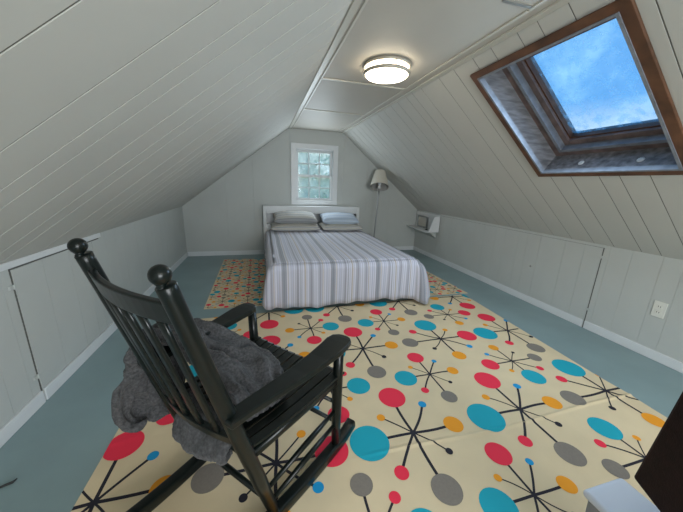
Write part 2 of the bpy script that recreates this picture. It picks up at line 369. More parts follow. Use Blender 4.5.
# ------------------------------------------------------------------ skylight
sk = thing('window_3', '', ''); del sk['label']; del sk['category']; sk['kind'] = 'structure'
O = Vector((XR, 0, ZKR))
def fb(mb, y0, y1, s0, s1, d0, d1): mb.frame_box(O, (0,1,0), dr, nr, y0, y1, s0, s1, d0, d1)
def ring(mb, iy, is_, wy, ws, d0, d1, oy0=OY0, oy1=OY1, os0=OS0, os1=OS1):
    """frame whose outer edge is the opening inset by iy/is_ and whose members are wy wide"""
    a0, a1, b0, b1 = oy0+iy, oy1-iy, os0+is_, os1-is_
    fb(mb, a0, a0+wy, b0, b1, d0, d1); fb(mb, a1-wy, a1, b0, b1, d0, d1)
    fb(mb, a0+wy, a1-wy, b0, b0+ws, d0, d1); fb(mb, a0+wy, a1-wy, b1-ws, b1, d0, d1)
mb = MB(); ring(mb, -.052, -.045, .052, .045, -.016, 0); mb.build('wood_casing', m_wood, sk, bevel=.004)
mb = MB(); ring(mb, -.006, -.006, .014, .012, -.020, .012); mb.build('film_edge', m_lip, sk, bevel=.004, seg=3)
mb = MB(); ring(mb, -.012, -.012, .014, .014, .0, .30); mb.build('shaft_lining', m_wood2, sk)
mb = MB(); ring(mb, 0, 0, .060, .050, .150, .30); mb.build('outer_frame', m_wood3, sk, bevel=.004)
mb = MB(); ring(mb, .055, .045, .022, .022, .138, .24); mb.build('weather_strip', m_lip, sk, bevel=.004)
mb = MB(); ring(mb, .06, .055, .055, .050, .185, .27); mb.build('sash', m_wood3, sk, bevel=.005)
mb = MB(); ring(mb, .11, .10, .014, .014, .205, .26); mb.build('glazing_bead', m_wood, sk, bevel=.003)
mb = MB(); fb(mb, OY0+.1, OY1-.1, OS0+.09, OS1-.09, .235, .240); mb.build('glass_pane', m_skyglass, sk)
for yy in (1.55, 1.22):
    k = MB(); b = O+Vector((0, yy, 0))+dr*(OS0+.001)+nr*.065
    Mx = Matrix((nr, Vector((0,1,0)), dr)).transposed().to_3x3()
    k.lathe([(.006, 0), (.018, 0), (.018, .003), (.012, .006), (0.006, .004)], 20, loc=b, M=Mx); k.build('screw_cap', m_white, sk, smooth=True)

# ------------------------------------------------------------------ ceiling lights
def ceil_light(loc, label):
    r = thing('ceiling_light', label, 'ceiling light', loc)
    MB().lathe([(0, 0), (.150, 0), (.150, -.004), (.145, -.005), (0, -.005)], 48).build('base_pan', m_nickel, r, smooth=True)
    MB().lathe([(.146, -.005), (.1465, -.062), (.138, -.074), (.10, -.084), (.04, -.089), (0, -.090)], 48).build('glass_shade', m_glow, r, smooth=True)
    for z in (-.003, -.050):
        MB().lathe([(.1475, z), (.161, z), (.163, z-.009), (.161, z-.018), (.1475, z-.018), (.1475, z)], 48).build('metal_band', m_nickel, r, smooth=True)
    for a in (.5, 2.6, 4.7):
        MB().tube([(.154*math.cos(a), .154*math.sin(a), -.012), (.154*math.cos(a), .154*math.sin(a), -.052)], .004, 8).build('band_pin', m_nickel, r)
    return r
ceil_light((.855, 2.06, ZC), 'lit round flush ceiling light with two metal bands, above the bed end of the rug')
ceil_light((.845, -.9, ZC), 'unseen round ceiling light added for fill behind the viewpoint, nearest the added window')  # second fixture, out of view, added to brighten the room

# ------------------------------------------------------------------ rugs
TEMPL = [('W', 'teal', -.233, 0, .095, .011), ('N', 'red', 0, .25, .078, .011), ('E', 'org', .232, 0, .050, .011), ('S', 'grey', 0, -.275, .063, .011),
         ('NE', 'blue', .145, .160, .023, .0095), ('NW', 'org', -.122, .125, .022, .006), ('SE', 'ink', .115, -.130, .017, .006), ('SW', 'red', -.150, -.170, .032, .0095)]
CI = {'cream': 0, 'red': 1, 'teal': 2, 'blue': 3, 'org': 4, 'grey': 5, 'ink': 6}
RM = [m_cream, m_red, m_teal, m_blue, m_org, m_grey, m_ink]
def motif(mb, cx, cy, typ, sc, clamp, H, n=28, rings=4, seglen=.02):
    rot = {1: 0, 2: -PI/2, 3: PI/2, 4: PI}[typ]; ca, sa = math.cos(rot), math.sin(rot)
    R = random.Random(int(cx*1000)*7+int(cy*1000))
    def W(x, y, dz):
        X, Y = clamp(cx+x, cy+y); return (X, Y, H(X, Y)+dz)
    def inside(x, y):
        a, b = cx+x, cy+y; c_ = clamp(a, b); return abs(c_[0]-a) < .003 and abs(c_[1]-b) < .003
    for nm, colr, ox, oy, r, lw in TEMPL:
        x, y = (ox*ca-oy*sa)*sc, (ox*sa+oy*ca)*sc; r = r*sc; lw = lw*sc; L = math.hypot(x, y); lw *= 1.3
        # arm: gently bowed strip
        px, py = -y/L, x/L; k = max(2, int(L/(seglen if abs(cy-.93) > .35 or rings == 1 else .005))); bow = R.uniform(-.009, .009)*sc
        prev = None
        for i in range(k+1):
            t_ = i/k; q = math.sin(t_*PI)*bow; ax, ay = x*t_+px*q, y*t_+py*q; hw = lw/2
            ok = inside(ax, ay)
            a = W(ax+px*hw, ay+py*hw, .0006); b = W(ax-px*hw, ay-py*hw, .0006)
            if prev and prev[2] and ok: mb.add([prev[0], prev[1], b, a], [(0, 1, 2, 3)], 6)
            prev = (a, b, ok)
        # disc
        c_ = clamp(cx+x, cy+y)
        if math.hypot(c_[0]-cx-x, c_[1]-cy-y) > r*.98: continue
        near = rings > 1 and abs(cy+y-.93) < .13
        n, rings = (48, 30) if near else (28, 4) if rings > 1 else (n, 1)
        vs = [W(x, y, .0012)]; fs = []
        for j in range(1, rings+1):
            for i in range(n): vs.append(W(x+r*j/rings*math.cos(2*PI*i/n), y+r*j/rings*math.sin(2*PI*i/n), .0012))
        for i in range(n): fs.append((0, 1+i, 1+(i+1)%n))
        for j in range(1, rings):
            for i in range(n): a = 1+(j-1)*n; fs.append((a+i, a+n+i, a+n+(i+1)%n, a+(i+1)%n))
        mb.add(vs, fs, CI[colr])
def smooth01(a): a = max(0, min(1, a)); return a*a*(3-2*a)
# large rug with a crease across it
def crease_y(x): return .935+.012*math.sin(x*4.1)-.02*max(0, .6-x)
def HB(x, y):
    d = y-crease_y(x); fade = smooth01((x-.25)/.5)
    h = .0035+.0060*fade*math.exp(-(d/.009)**2)+.0018*noise.noise(Vector((x*2.2, y*2.2, 0)))
    d2 = y-(1.62+.25*(x-.7)); h += .002*math.exp(-(d2/.015)**2)
    return max(.002, h)
def big_clamp(x, y):
    y = min(y, 2.500+.024*(x+.715)); y = max(y, -.60)
    xr = 2.125+.05*max(0, y-.9)+(.012*math.exp(-((y-.95)/.1)**2)); x = max(-.715, min(x, xr)); return x, y
def rug_base(mb, clamp, H, x0, x1, y0, y1, nx, ny, ysp=None):
    ys = sorted(set([y0+(y1-y0)*j/ny for j in range(ny+1)]+(ysp or [])))
    xs = [x0+(x1-x0)*i/nx for i in range(nx+1)]
    vs = []; 
    for y in ys:
        for x in xs: X, Y = clamp(x, y); vs.append((X, Y, H(X, Y)))
    n = nx+1; fs = [(j*n+i, j*n+i+1, (j+1)*n+i+1, (j+1)*n+i) for j in range(len(ys)-1) for i in range(nx)]
    k = len(vs); border = [i for i in range(n)]+[j*n+n-1 for j in range(1, len(ys))]+[(len(ys)-1)*n+i for i in range(n-2, -1, -1)]+[j*n for j in range(len(ys)-2, 0, -1)]
    vs += [(vs[b][0], vs[b][1], .0002) for b in border]
    fs += [(border[i], k+i, k+(i+1)%len(border), border[(i+1)%len(border)]) for i in range(len(border))]
    mb.add(vs, fs, 0)
mb = MB()
rug_base(mb, big_clamp, HB, -.715, 2.26, -.60, 2.60, 90, 80, [.88+.004*i for i in range(28)])
types = {(2,1):1, (4,1):1, (6,1):2, (0,1):2, (-2,1):1, (2,3):1, (4,3):2, (6,3):1, (0,3):1, (-2,3):4, (3,0):1, (5,0):2, (1,0):4, (-1,0):3,
         (3,2):1, (5,2):3, (1,2):4, (-1,2):3, (3,4):1, (5,4):2, (1,4):4, (-1,4):2, (2,5):1, (4,5):1, (6,5):4, (0,5):4, (-2,5):1}
rowy = {-4: -.87, -3: -.50, -2: -.125, -1: .25, 0: .622, 1: 1.003, 2: 1.388, 3: 1.763, 4: 2.143, 5: 2.532}
for j in range(-4, 6):
    for i in range(-3, 7):
        if (i+j) % 2 == 0: continue
        ty = types.get((i, j), [1, 4, 2, 3][(i*3+j*5) % 4])
        motif(mb, .018+i*.3345, rowy[j], ty, 1.0 if j % 2 else .75, big_clamp, HB)
big = mb.build('rug', RM)
tag(big, 'large cream rug with big coloured discs and black starbursts, in front of the bed', 'rug')
# small-patterned rug under the bed
SA = math.radians(-2.1); so = Vector((-.575, 2.705))
def HS(x, y): return .0035
mb = MB()
def sc_clamp(x, y): return max(0, min(2.86, x)), max(0, min(1.80, y))
rug_base(mb, sc_clamp, HS, 0, 2.86, 0, 1.80, 20, 12)
ssc = .36
for j in range(0, 14):
    for i in range(0, 24):
        if (i+j) % 2: continue
        motif(mb, .03+i*.3345*ssc, .02+j*.38*ssc, [1, 4, 2, 3][(i//2*3+j*5+(i*j)//3) % 4], ssc*(1.0 if j % 2 else .8), sc_clamp, HS, n=12, rings=1, seglen=.06)
mb.v = [(x-.018*y, y-.036*x, z) for x, y, z in mb.v]
sm = mb.build('rug', RM); sm.location = (so.x, so.y, 0.0)
tag(sm, 'rug with a tiny dense disc pattern, running under the bed', 'rug')

# ------------------------------------------------------------------ bed
bed = thing('bed', 'double bed with a white bookcase headboard, standing under the small-paned window', 'bed', (.79, 3.6, 0))
def B(mb, *a, **k): return mb
def bx(x0, x1, y0, y1, z0, z1, mb=None): return (mb or MB()).box(x0-.79, x1-.79, y0-3.6, y1-3.6, z0, z1)
hb = MB()
bx(-.005, .045, 4.59, 4.77, .0, .815, hb); bx(1.525, 1.575, 4.59, 4.77, .0, .815, hb)
bx(.045, 1.525, 4.59, 4.77, .705, .815, hb); bx(.045, 1.525, 4.755, 4.77, .40, .70, hb); bx(.045, 1.525, 4.59, 4.77, .515, .535, hb); bx(.045, 1.525, 4.59, 4.605, .05, .515, hb)
hb.build('headboard', m_white, bed, bevel=.004)
bx(.03, 1.55, 2.50, 4.585, .23, .44).build('mattress', m_mattress, bed, bevel=.05, seg=4)
bx(.04, 1.54, 2.52, 4.58, .075, .23).build('box_spring', m_mattress, bed, bevel=.02)
for (x, y) in ((.10, 2.60), (1.48, 2.60), (.10, 4.45), (1.48, 4.45)):
    l = MB(); l.tube([(x-.79, y-3.6, .004), (x-.79, y-3.6, .08)], [.02, .026], 12); l.build('leg', m_steel, bed)

# bedspread: top sheet and a skirt that goes round three sides
def spread():
    x0, x1, yf, yh, zt = .03, 1.565, 2.50, 4.42, .462
    rc = .07
    path = []   # (x, y, nx, ny, ulabel, kind)
    n1, nc, n2 = 46, 14, 60
    for i in range(n1+1): path.append((x0, yh+(yf+rc-yh)*i/n1, -1, 0))
    for i in range(1, nc): a = PI+PI/2*i/nc; path.append((x0+rc+rc*math.cos(a), yf+rc+rc*math.sin(a), math.cos(a), math.sin(a)))
    for i in range(n2+1): path.append((x0+rc+(x1-x0-2*rc)*i/n2, yf, 0, -1))
    for i in range(1, nc): a = -PI/2+PI/2*i/nc; path.append((x1-rc+rc*math.cos(a), yf+rc+rc*math.sin(a), math.cos(a), math.sin(a)))
    for i in range(n1+1): path.append((x1, yf+rc+(yh-yf-rc)*i/n1, 1, 0))
    vs = []; uv = []; nd = 16; m_ = len(path)
    for lev in range(nd+1):
        d = lev/nd
        for i, (x, y, nx, ny) in enumerate(path):
            corner = abs(nx*ny)*2
            hem = .052 if ny < -.9 else (.055+.05*(1-abs(ny)))
            if nx > .3: hem = .05
            hem += .014*math.sin(i*.55)*(.4+corner) + .012*math.sin(i*.13+1)
            drop = (zt-hem)*d
            # rounded shoulder
            rs = .045
            if d < .12: a = d/.12*PI/2; off = rs*math.sin(a)-rs; dz = rs*(1-math.cos(a))
            else: off = 0; dz = rs+(drop-rs)*(d-.12)/.88 if drop > rs else drop
            fold = (.012*math.sin(i*.42+math.sin(i*.11)*2)+.010*math.sin(i*.93))*d*d
            flare = (.02+corner*(.065 if nx < 0 else .125)+(.03 if nx > .3 else 0))*d
            fx = x+nx*(off+flare+fold*.9); fy = y+ny*(off+flare+fold)
            fy += (.02*math.sin(i*.7)*d*corner)
            z = zt-dz+ (.003*noise.noise(Vector((x*3, y*3, 0))))*(1-d)
            vs.append((fx, fy, z))
            t_ = min(1, max(0, -ny if ny < 0 else 0))
            side = (x0-drop*1.0) if nx <= 0 else (x1+drop)
            uv.append((x*t_+side*(1-t_) if abs(nx) > 1e-3 else x, y))
    fs = [(l*m_+i, l*m_+i+1, (l+1)*m_+i+1, (l+1)*m_+i) for l in range(nd) for i in range(m_-1)]
    # top: rows across, joining left and right of the shoulder ring, with pillow mound near the head
    o = len(vs); rs = .045
    xs = [x0+rs*.0+ (x1-x0)*i/40 for i in range(41)]; ys = [yf+(yh-yf)*j/48 for j in range(49)]
    for y in ys:
        for x in xs:
            X = min(max(x, x0+rs), x1-rs); Y = max(y, yf+rs)
            # round the plan corners
            for cx_ in (x0+rc, x1-rc):
                if (X-cx_)*(1 if cx_ > .8 else -1) > 0 and Y < yf+rc:
                    dx, dy = X-cx_, Y-(yf+rc); L = math.hypot(dx, dy); lim = rc-rs
                    if L > lim: X = cx_+dx/L*lim; Y = yf+rc+dy/L*lim
            z = zt+.004*noise.noise(Vector((X*3, Y*3, 0)))+.003*noise.noise(Vector((X*9, Y*2.5, 3)))+.010*math.sin(PI*(X-x0)/(x1-x0))
            edge = min(1, min(X-x0-rs, x1-rs-X, Y-yf-rs)/.05); z = zt+(z-zt)*max(0, edge)
            vs.append((X, Y, z)); uv.append((X+.01*noise.noise(Vector((X*2, Y*2, 7))), Y))
    fs += [(o+j*41+i, o+j*41+i+1, o+(j+1)*41+i+1, o+(j+1)*41+i) for j in range(48) for i in range(40)]
    me = bpy.data.meshes.new('bedspread'); me.from_pydata(vs, [], fs); ul = me.uv_layers.new(name='UVMap')
    for p in me.polygons:
        p.use_smooth = True
        for li in p.loop_indices: ul.data[li].uv = uv[me.loops[li].vertex_index]
    me.materials.append(m_spread); ob = bpy.data.objects.new('bedspread', me); COL.objects.link(ob)
    s_ = ob.modifiers.new('solid', 'SOLIDIFY'); s_.thickness = .006; s_.offset = 1
    return ob
tag(spread(), 'pale lilac bedspread with grey and beige stripes, draped over the bed to the floor', 'bedspread')

def pillow(cx, cy, cz, w_, d_, h_, mt, label, rx=0, rz=0):
    n = 28; k = 20; vs = []; uv = []
    for sgn in (1, -1):
        for j in range(k+1):
            for i in range(n+1):
                a, b = 2*i/n-1, 2*j/k-1
                prof = max(0, (1-abs(a)**2.6)*(1-abs(b)**2.6))**.42
                pin = 1-.05*(1-abs(b)**2)*abs(a)**4; pin2 = 1-.07*(1-abs(a)**2)*abs(b)**4
                z = sgn*h_/2*prof*(1+.10*noise.noise(Vector((a*2+cx, b*2, sgn+cz*9))))
                vs.append((a*w_/2*pin, b*d_/2*pin2, z)); uv.append((b*d_/2+.5, a))
    m_ = (n+1)*(k+1)
    fs = [(s_*m_+j*(n+1)+i, s_*m_+j*(n+1)+i+1, s_*m_+(j+1)*(n+1)+i+1, s_*m_+(j+1)*(n+1)+i) for s_ in (0, 1) for j in range(k) for i in range(n)]
    me = bpy.data.meshes.new('pillow'); me.from_pydata(vs, [], fs); ul = me.uv_layers.new(name='UVMap')
    for p in me.polygons:
        p.use_smooth = True
        for li in p.loop_indices: ul.data[li].uv = uv[me.loops[li].vertex_index]
    bm = bmesh.new(); bm.from_mesh(me); bmesh.ops.remove_doubles(bm, verts=bm.verts, dist=1e-4); bmesh.ops.recalc_face_normals(bm, faces=bm.faces); bm.to_mesh(me); bm.free()
    me.materials.append(mt); o = bpy.data.objects.new('pillow', me); COL.objects.link(o)
    o.location = (cx, cy, cz); o.rotation_euler = (rx, 0, rz); return tag(o, label, 'pillow', 'bed pillows')
pillow(.46, 4.34, .535, .74, .42, .125, m_pil3, 'left lower pillow, cream with grey stripes, under the grey striped one', .04)
pillow(.47, 4.40, .664, .66, .38, .15, m_pil1, 'left upper pillow with grey and beige stripes, against the headboard', .22, .02)
pillow(1.18, 4.34, .533, .66, .42, .12, m_pil3, 'right lower pillow, cream with grey stripes, under the pale blue one', .04)
pillow(1.17, 4.40, .652, .60, .38, .14, m_pil2, 'right upper pillow, pale blue with white stripes', .22, -.03)

# ------------------------------------------------------------------ floor lamp
fl = thing('floor_lamp', 'slim grey floor lamp with a tilted cream shade, standing right of the bed', 'floor lamp', (1.80, 4.45, 0))
MB().lathe([(0, 0), (.12, 0), (.122, .008), (.10, .018), (.02, .026), (0, .026)], 32).build('base', m_steel, fl, smooth=True)
MB().tube([(0, 0, .02), (.022, 0, .5), (.045, 0, 1.0), (.05, 0, 1.10)], [.013, .012, .012, .011], 12).build('pole', m_steel, fl, smooth=True)
tilt = Matrix.Rotation(math.radians(27), 3, Vector((-.92, .38, 0)))
def tl(v): return tilt@Vector(v)+Vector((.05, 0, 1.16))
s_ = MB()
for sg in (-1, 1): s_.tube([(.05, 0, 1.08), (.05+sg*.022, 0, 1.10), (.05+sg*.026, 0, 1.15), (.05+sg*.02, 0, 1.20)], .004, 8)
s_.build('yoke', m_steel, fl, smooth=True)
s_ = MB(); s_.lathe([(.02, -.02), (.022, .04), (.030, .07), (.034, .10), (.02, .135), (0, .14)], 20, M=tilt, loc=(.05, 0, 1.16)); s_.build('bulb', m_white, fl, smooth=True)
s_ = MB(); n = 48; vs = []
for (r, z) in ((.155, 0), (.152, .012), (.088, .27), (.086, .275), (.083, .27), (.148, .01), (.155, 0)):
    for k in range(n):
        rr = r*(1+.008*(k % 2)); vs.append(tl((rr*math.cos(2*PI*k/n), rr*math.sin(2*PI*k/n), z)))
fs = [(i*n+k, i*n+(k+1)%n, (i+1)*n+(k+1)%n, (i+1)*n+k) for i in range(6) for k in range(n)]
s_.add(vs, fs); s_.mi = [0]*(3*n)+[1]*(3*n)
sh = s_.build('lamp_shade', [m_shade, m_shadein], fl)

# ------------------------------------------------------------------ corner shelf
cs = thing('corner_shelf', 'small white corner shelf with an upright end board, on the right wall', 'shelf', (XR, 4.4, .47))
def P3(x, y, z): return (x-XR, y-4.4, z-.47)
s_ = MB(); s_.prism([(x-XR, y-4.4) for x, y in ((2.59, 4.785), (2.53, 4.05), (2.56, 4.02), (2.775, 4.02), (2.775, 4.785))], 0, .016); s_.build('shelf_board', m_white, cs, bevel=.003)
s_ = MB(); s_.add([P3(2.60, 4.035, .486), (P3(2.775, 4.035, .486)), P3(2.775, 4.035, .735), P3(2.68, 4.035, .72), P3(2.64, 4.035, .60), P3(2.60, 4.05, .486), P3(2.775, 4.05, .486), P3(2.775, 4.05, .735), P3(2.68, 4.05, .72), P3(2.64, 4.05, .60)],
    [(0,1,2,3,4), (9,8,7,6,5), (0,5,6,1), (1,6,7,2), (2,7,8,3), (3,8,9,4), (4,9,5,0)]); s_.build('end_board', m_white, cs)
s_ = MB(); s_.add([P3(2.64, 4.10, .47), P3(2.785, 4.10, .47), P3(2.785, 4.10, .36), P3(2.64, 4.70, .47), P3(2.785, 4.70, .47), P3(2.785, 4.70, .36)], [(0,1,2), (5,4,3), (0,3,4,1), (1,4,5,2), (2,5,3,0)]); s_.build('bracket', m_wall, cs)
s_ = MB(); s_.box(-.012, -.004, -.36, .37, .016, .275); s_.build('back_board', m_white, cs)
pf = thing('picture_frame', 'small pale picture frame leaning on the corner shelf', 'picture frame', (XR-.03, 4.52, .486))
s_ = MB()
for a in ((-.15, .15, .18, .20), (-.15, .15, .0, .02), (-.15, -.13, .02, .18), (.13, .15, .02, .18)): s_.box(-.012, 0, a[0], a[1], a[2], a[3])
s_.build('frame', m_steel, pf, bevel=.002); MB().box(-.006, -.002, -.13, .13, .02, .18).build('picture', m_ceil, pf)
rm = MB(); rm.tube([(0, -.05, .012), (.01, 0, .018), (.02, .05, .014)], [.010, .014, .009], 12); o = rm.build('remote_control', m_slot, smooth=True)
o.location = (2.64, 4.20, .476); tag(o, 'small black handheld gadget lying on the corner shelf', 'gadget')

# ------------------------------------------------------------------ outlet
ol = thing('wall_outlet', 'cream electrical outlet plate on the right knee wall', 'outlet', (XR, 1.230, .382))
MB().box(-.007, 0, -.037, .037, -.060, .060).build('cover_plate', m_plate, ol, bevel=.003)
for z in (.022, -.022):
    s_ = MB(); s_.frame_box((0,0,0), (1,0,0), (0,1,0), (0,0,1), -.010, -.007, -.016, .016, z-.014, z+.014); r_ = s_.build('socket', m_plate, ol, bevel=.002)
    s_ = MB(); s_.box(-.0105, -.010, -.008, -.005, z-.004, z+.006); s_.box(-.0105, -.010, .005, .008, z-.004, z+.006); s_.build('slot', m_slot, r_)

# ------------------------------------------------------------------ rocking chair (local x forward, y = chair's left)
rc_ = thing('rocking_chair', 'black-green wooden rocking chair with slatted back and ball finials, standing on the large rug', 'rocking chair', (-.147, .931, .004), .764)
WB, WF, ZS, ZA, UB, ZT, ZR, LF = .209, .251, .414, .581, .267, 1.014, .067, .352
def bu(z): return -UB*(z-ZR)/(ZT-ZR)
for s in (1, -1):
    r = MB(); zs_ = [.05, .25, .45, .7, .9, .965, .985]
    r.tube([(bu(z), s*(WB-.006*z), z) for z in zs_]+[(bu(.987), s*(WB-.006), .987)], [.019, .0235, .0235, .0215, .0205, .0205, .0205, .018], 18)
    p_ = r.build('back_post', m_chair, rc_, smooth=True)
    f_ = MB(); pr_ = [(.010, -.030), (.011, -.026), (.009, -.021), (.012, -.0185)]+[(.0212*math.sin(a), -.0212*math.cos(a)) for a in [PI*(.18+.82*i/12) for i in range(13)]]
    f_.lathe(pr_, 24, loc=(bu(ZT), s*(WB-.006), ZT-.004)); f_.build('finial', m_chair, p_, smooth=True)
    r = MB(); r.tube([(LF, s*WF, .05), (LF, s*WF, .2), (LF, s*WF, .40), (LF-.003, s*(WF+.004), .572)], [.018, .0215, .022, .020], 16); r.build('front_leg', m_chair, rc_, smooth=True)
    # rocker
    pts = []
    for i in range(25):
        u = -.37+(.49+.37)*i/24; y_ = WB+(WF-WB)*min(1.15, max(-1, u/LF)); pts.append((u, s*y_, .0235+.24*(u-.13)**2))
    r = MB(); r.tube(pts, .0235, 16, sx=.95, sy=1.0, up=(0,0,1), square=.4); r.build('rocker', m_chair, rc_, smooth=True)
    # arm: paddle outline swept as a flat board
    us = [-.165, -.10, .0, .10, .20, .27, .315, .345, .362, .371]; hw = [.024, .027, .031, .036, .043, .048, .050, .045, .030, .008]
    cen = [.222, .226, .236, .248, .258, .264, .264, .266, .268, .268]; zz = [.578, .577, .574, .572, .575, .580, .583, .584, .583, .582]
    vs = []; m_ = len(us)
    for top in (.013, -.012):
        for side in (1, -1):
            for u, h_, c_, z in zip(us, hw, cen, zz): vs.append((u, s*(c_+side*h_), z+top))
    fs = [tuple(x) for i in range(m_-1) for x in ((i, i+1, m_+i+1, m_+i), (2*m_+i, 3*m_+i, 3*m_+i+1, 2*m_+i+1), (i, 2*m_+i, 2*m_+i+1, i+1), (m_+i, m_+i+1, 3*m_+i+1, 3*m_+i))]
    fs += [(0, m_, 3*m_, 2*m_), (m_-1, 3*m_-1, 4*m_-1, 2*m_-1)]
    r = MB(); r.add(vs, fs); r.build('armrest', m_chair, rc_, bevel=.006, seg=3)
    for z in (.240, .165):
        r = MB(); r.tube([(bu(z-.06), s*WB, z-.06), (LF*.5, s*(WB+WF)/2, z-.03), (LF, s*WF, z)], [.008, .0115, .008], 12); r.build('side_rung', m_chair, rc_, smooth=True)
    r = MB(); r.tube([(bu(.385), s*WB, .385), (LF, s*WF, .385)], .016, 12, sx=.8, up=(0,0,1), square=.7); r.build('seat_rail', m_chair, rc_, smooth=True)
for z in (.27, .17):
    r = MB(); r.tube([(LF, WF, z), (LF, 0, z), (LF, -WF, z)], [.008, .0115, .008], 12); r.build('front_rung', m_chair, rc_, smooth=True)
r = MB(); r.tube([(bu(.115), WB, .115), (bu(.115), 0, .115), (bu(.115), -WB, .115)], [.009, .012, .009], 12); r.build('rear_rung', m_chair, rc_, smooth=True)
for u in (LF, -.085):
    r = MB(); wv = WF if u > 0 else WB; r.tube([(u, wv, .385), (u, -wv, .385)], .016, 12, sx=.8, up=(0,0,1), square=.7); r.build('seat_rail', m_chair, rc_, smooth=True)
# seat slats, front to back, slightly dished
ns = 12
for i in range(ns):
    a = (i+.5)/ns*2-1; vs = []; us = [-.075, -.03, .05, .15, .25, .33, .365, .382]
    for dz in (0, -.013):
        for e_ in (-1, 1):
            for u in us:
                W_ = (WB+.010)+(WF+.010-WB)*(u+.075)/.45; pit = 2*W_/ns; y = a*W_+e_*(pit/2-.0032)
                z = .396+.012*a*a+.012*abs((u-.13)/.22)**2*(1 if u < .13 else .9)-(.010 if u > .38 else .002 if u > .36 else 0)
                vs.append((u, y, z+dz+.0045))
    m_ = len(us); fs = []
    for k in range(m_-1): fs += [(k, k+1, m_+k+1, m_+k), (2*m_+k, 3*m_+k, 3*m_+k+1, 2*m_+k+1), (k, 2*m_+k, 2*m_+k+1, k+1), (m_+k, m_+k+1, 3*m_+k+1, 3*m_+k)]
    fs += [(0, m_, 3*m_, 2*m_), (m_-1, 3*m_-1, 4*m_-1, 2*m_-1)]
    r = MB(); r.add(vs, fs); r.build('seat_slat', m_chair, rc_, bevel=.003, seg=2)
# crest rail and lower back rail, bowed backwards
def bowed(z0, z1, bow, th, n=14):
    vs = []
    for j, (z, ) in enumerate([(z0,), (z1,)]):
        for t_ in (-1, 1):
            for i in range(n+1):
                y = -WB+2*WB*i/n; b = -bow*(1-(y/WB)**2); hz = z+(.012*(1-(y/WB)**2) if j else 0)*0
                vs.append((bu(z)+b+t_*th/2, y, hz))
    m_ = n+1; fs = []
    for k in range(n): fs += [(k, k+1, m_+k+1, m_+k), (2*m_+k, 3*m_+k, 3*m_+k+1, 2*m_+k+1), (k, 2*m_+k, 2*m_+k+1, k+1), (m_+k, m_+k+1, 3*m_+k+1, 3*m_+k)]
    fs += [(0, m_, 3*m_, 2*m_), (m_-1, 3*m_-1, 4*m_-1, 2*m_-1)]
    r = MB(); r.add(vs, fs); return r
bowed(.885, .945, .030, .020).build('crest_rail', m_chair, rc_, bevel=.006, seg=3)
bowed(.445, .485, .030, .022).build('lower_back_rail', m_chair, rc_, bevel=.005, seg=2)
for i in range(5):
    y = (-2+i)*.066; b = .030*(1-(y/WB)**2)
    r = MB(); pts = []
    for k in range(9):
        z = .475+(.885-.475)*k/8; pts.append((bu(z)-b, y*(1+.08*k/8), z))
    r.tube(pts, .0165, 12, sx=1.0, sy=.42, up=(1, 0, .3), square=.7); r.build('back_slat', m_chair, rc_, smooth=True)

# ------------------------------------------------------------------ plush throw over the chair's left arm and seat
def cr_interp(G, nu, nv):
    G = np.array(G, float)
    def axis(A, n):
        m_ = A.shape[0]; P = np.concatenate([[2*A[0]-A[1]], A, [2*A[-1]-A[-2]]]); out_ = []
        for i in range(n+1):
            t_ = i/n*(m_-1); k = min(int(t_), m_-2); f = t_-k; p0, p1, p2, p3 = P[k:k+4]
            out_.append(.5*((2*p1)+(-p0+p2)*f+(2*p0-5*p1+4*p2-p3)*f*f+(-p0+3*p1-3*p2+p3)*f**3))
        return np.array(out_)
    A = axis(G, nu); return np.swapaxes(axis(np.swapaxes(A, 0, 1), nv), 0, 1)
def cloth(mb, G, nu, nv, th, fold, seed, fz=.0016):
    A = cr_interp(G, nu, nv); du = np.gradient(A, axis=0); dv = np.gradient(A, axis=1); nn = np.cross(du, dv); nn /= np.linalg.norm(nn, axis=2, keepdims=True)+1e-9
    R = random.Random(seed); vs = []
    for i in range(nu+1):
        for j in range(nv+1):
            p = Vector(A[i, j]); q = p*9+Vector((seed, 0, 0))
            d = fold*noise.noise(q)+fold*.55*noise.noise(q*2.3)+.010*math.sin(j/nv*30+3.2*noise.noise(p*7)+i*.03)*min(1, i/20)*(1 if nu > 100 else 0)
            A[i, j] += nn[i, j]*d
    for side in (1, -1):
        for i in range(nu+1):
            for j in range(nv+1):
                e_ = min(i, nu-i, j, nv-j); tt = th*(0 if e_ == 0 else min(1, .55+.15*e_))
                vs.append(A[i, j]+nn[i, j]*side*tt/2+np.array([R.uniform(-1, 1) for _ in range(3)])*fz)
    m_ = (nu+1)*(nv+1); w_ = nv+1; fs = []
    for s in (0, 1):
        for i in range(nu):
            for j in range(nv): q = (s*m_+i*w_+j, s*m_+i*w_+j+1, s*m_+(i+1)*w_+j+1, s*m_+(i+1)*w_+j); fs.append(q if s == 0 else q[::-1])
    border = [(i, 0) for i in range(nu)]+[(nu, j) for j in range(nv)]+[(i, nv) for i in range(nu, 0, -1)]+[(0, j) for j in range(nv, 0, -1)]
    B_ = [i*w_+j for i, j in border]
    fs += [(B_[k], B_[(k+1) % len(B_)], m_+B_[(k+1) % len(B_)], m_+B_[k]) for k in range(len(B_))]
    mb.add(vs, fs)
th_ = thing('throw_blanket', 'dark grey plush throw heaped on the rocking chair seat and spilling over its far arm', 'blanket', (-.147, .931, .004), .764)
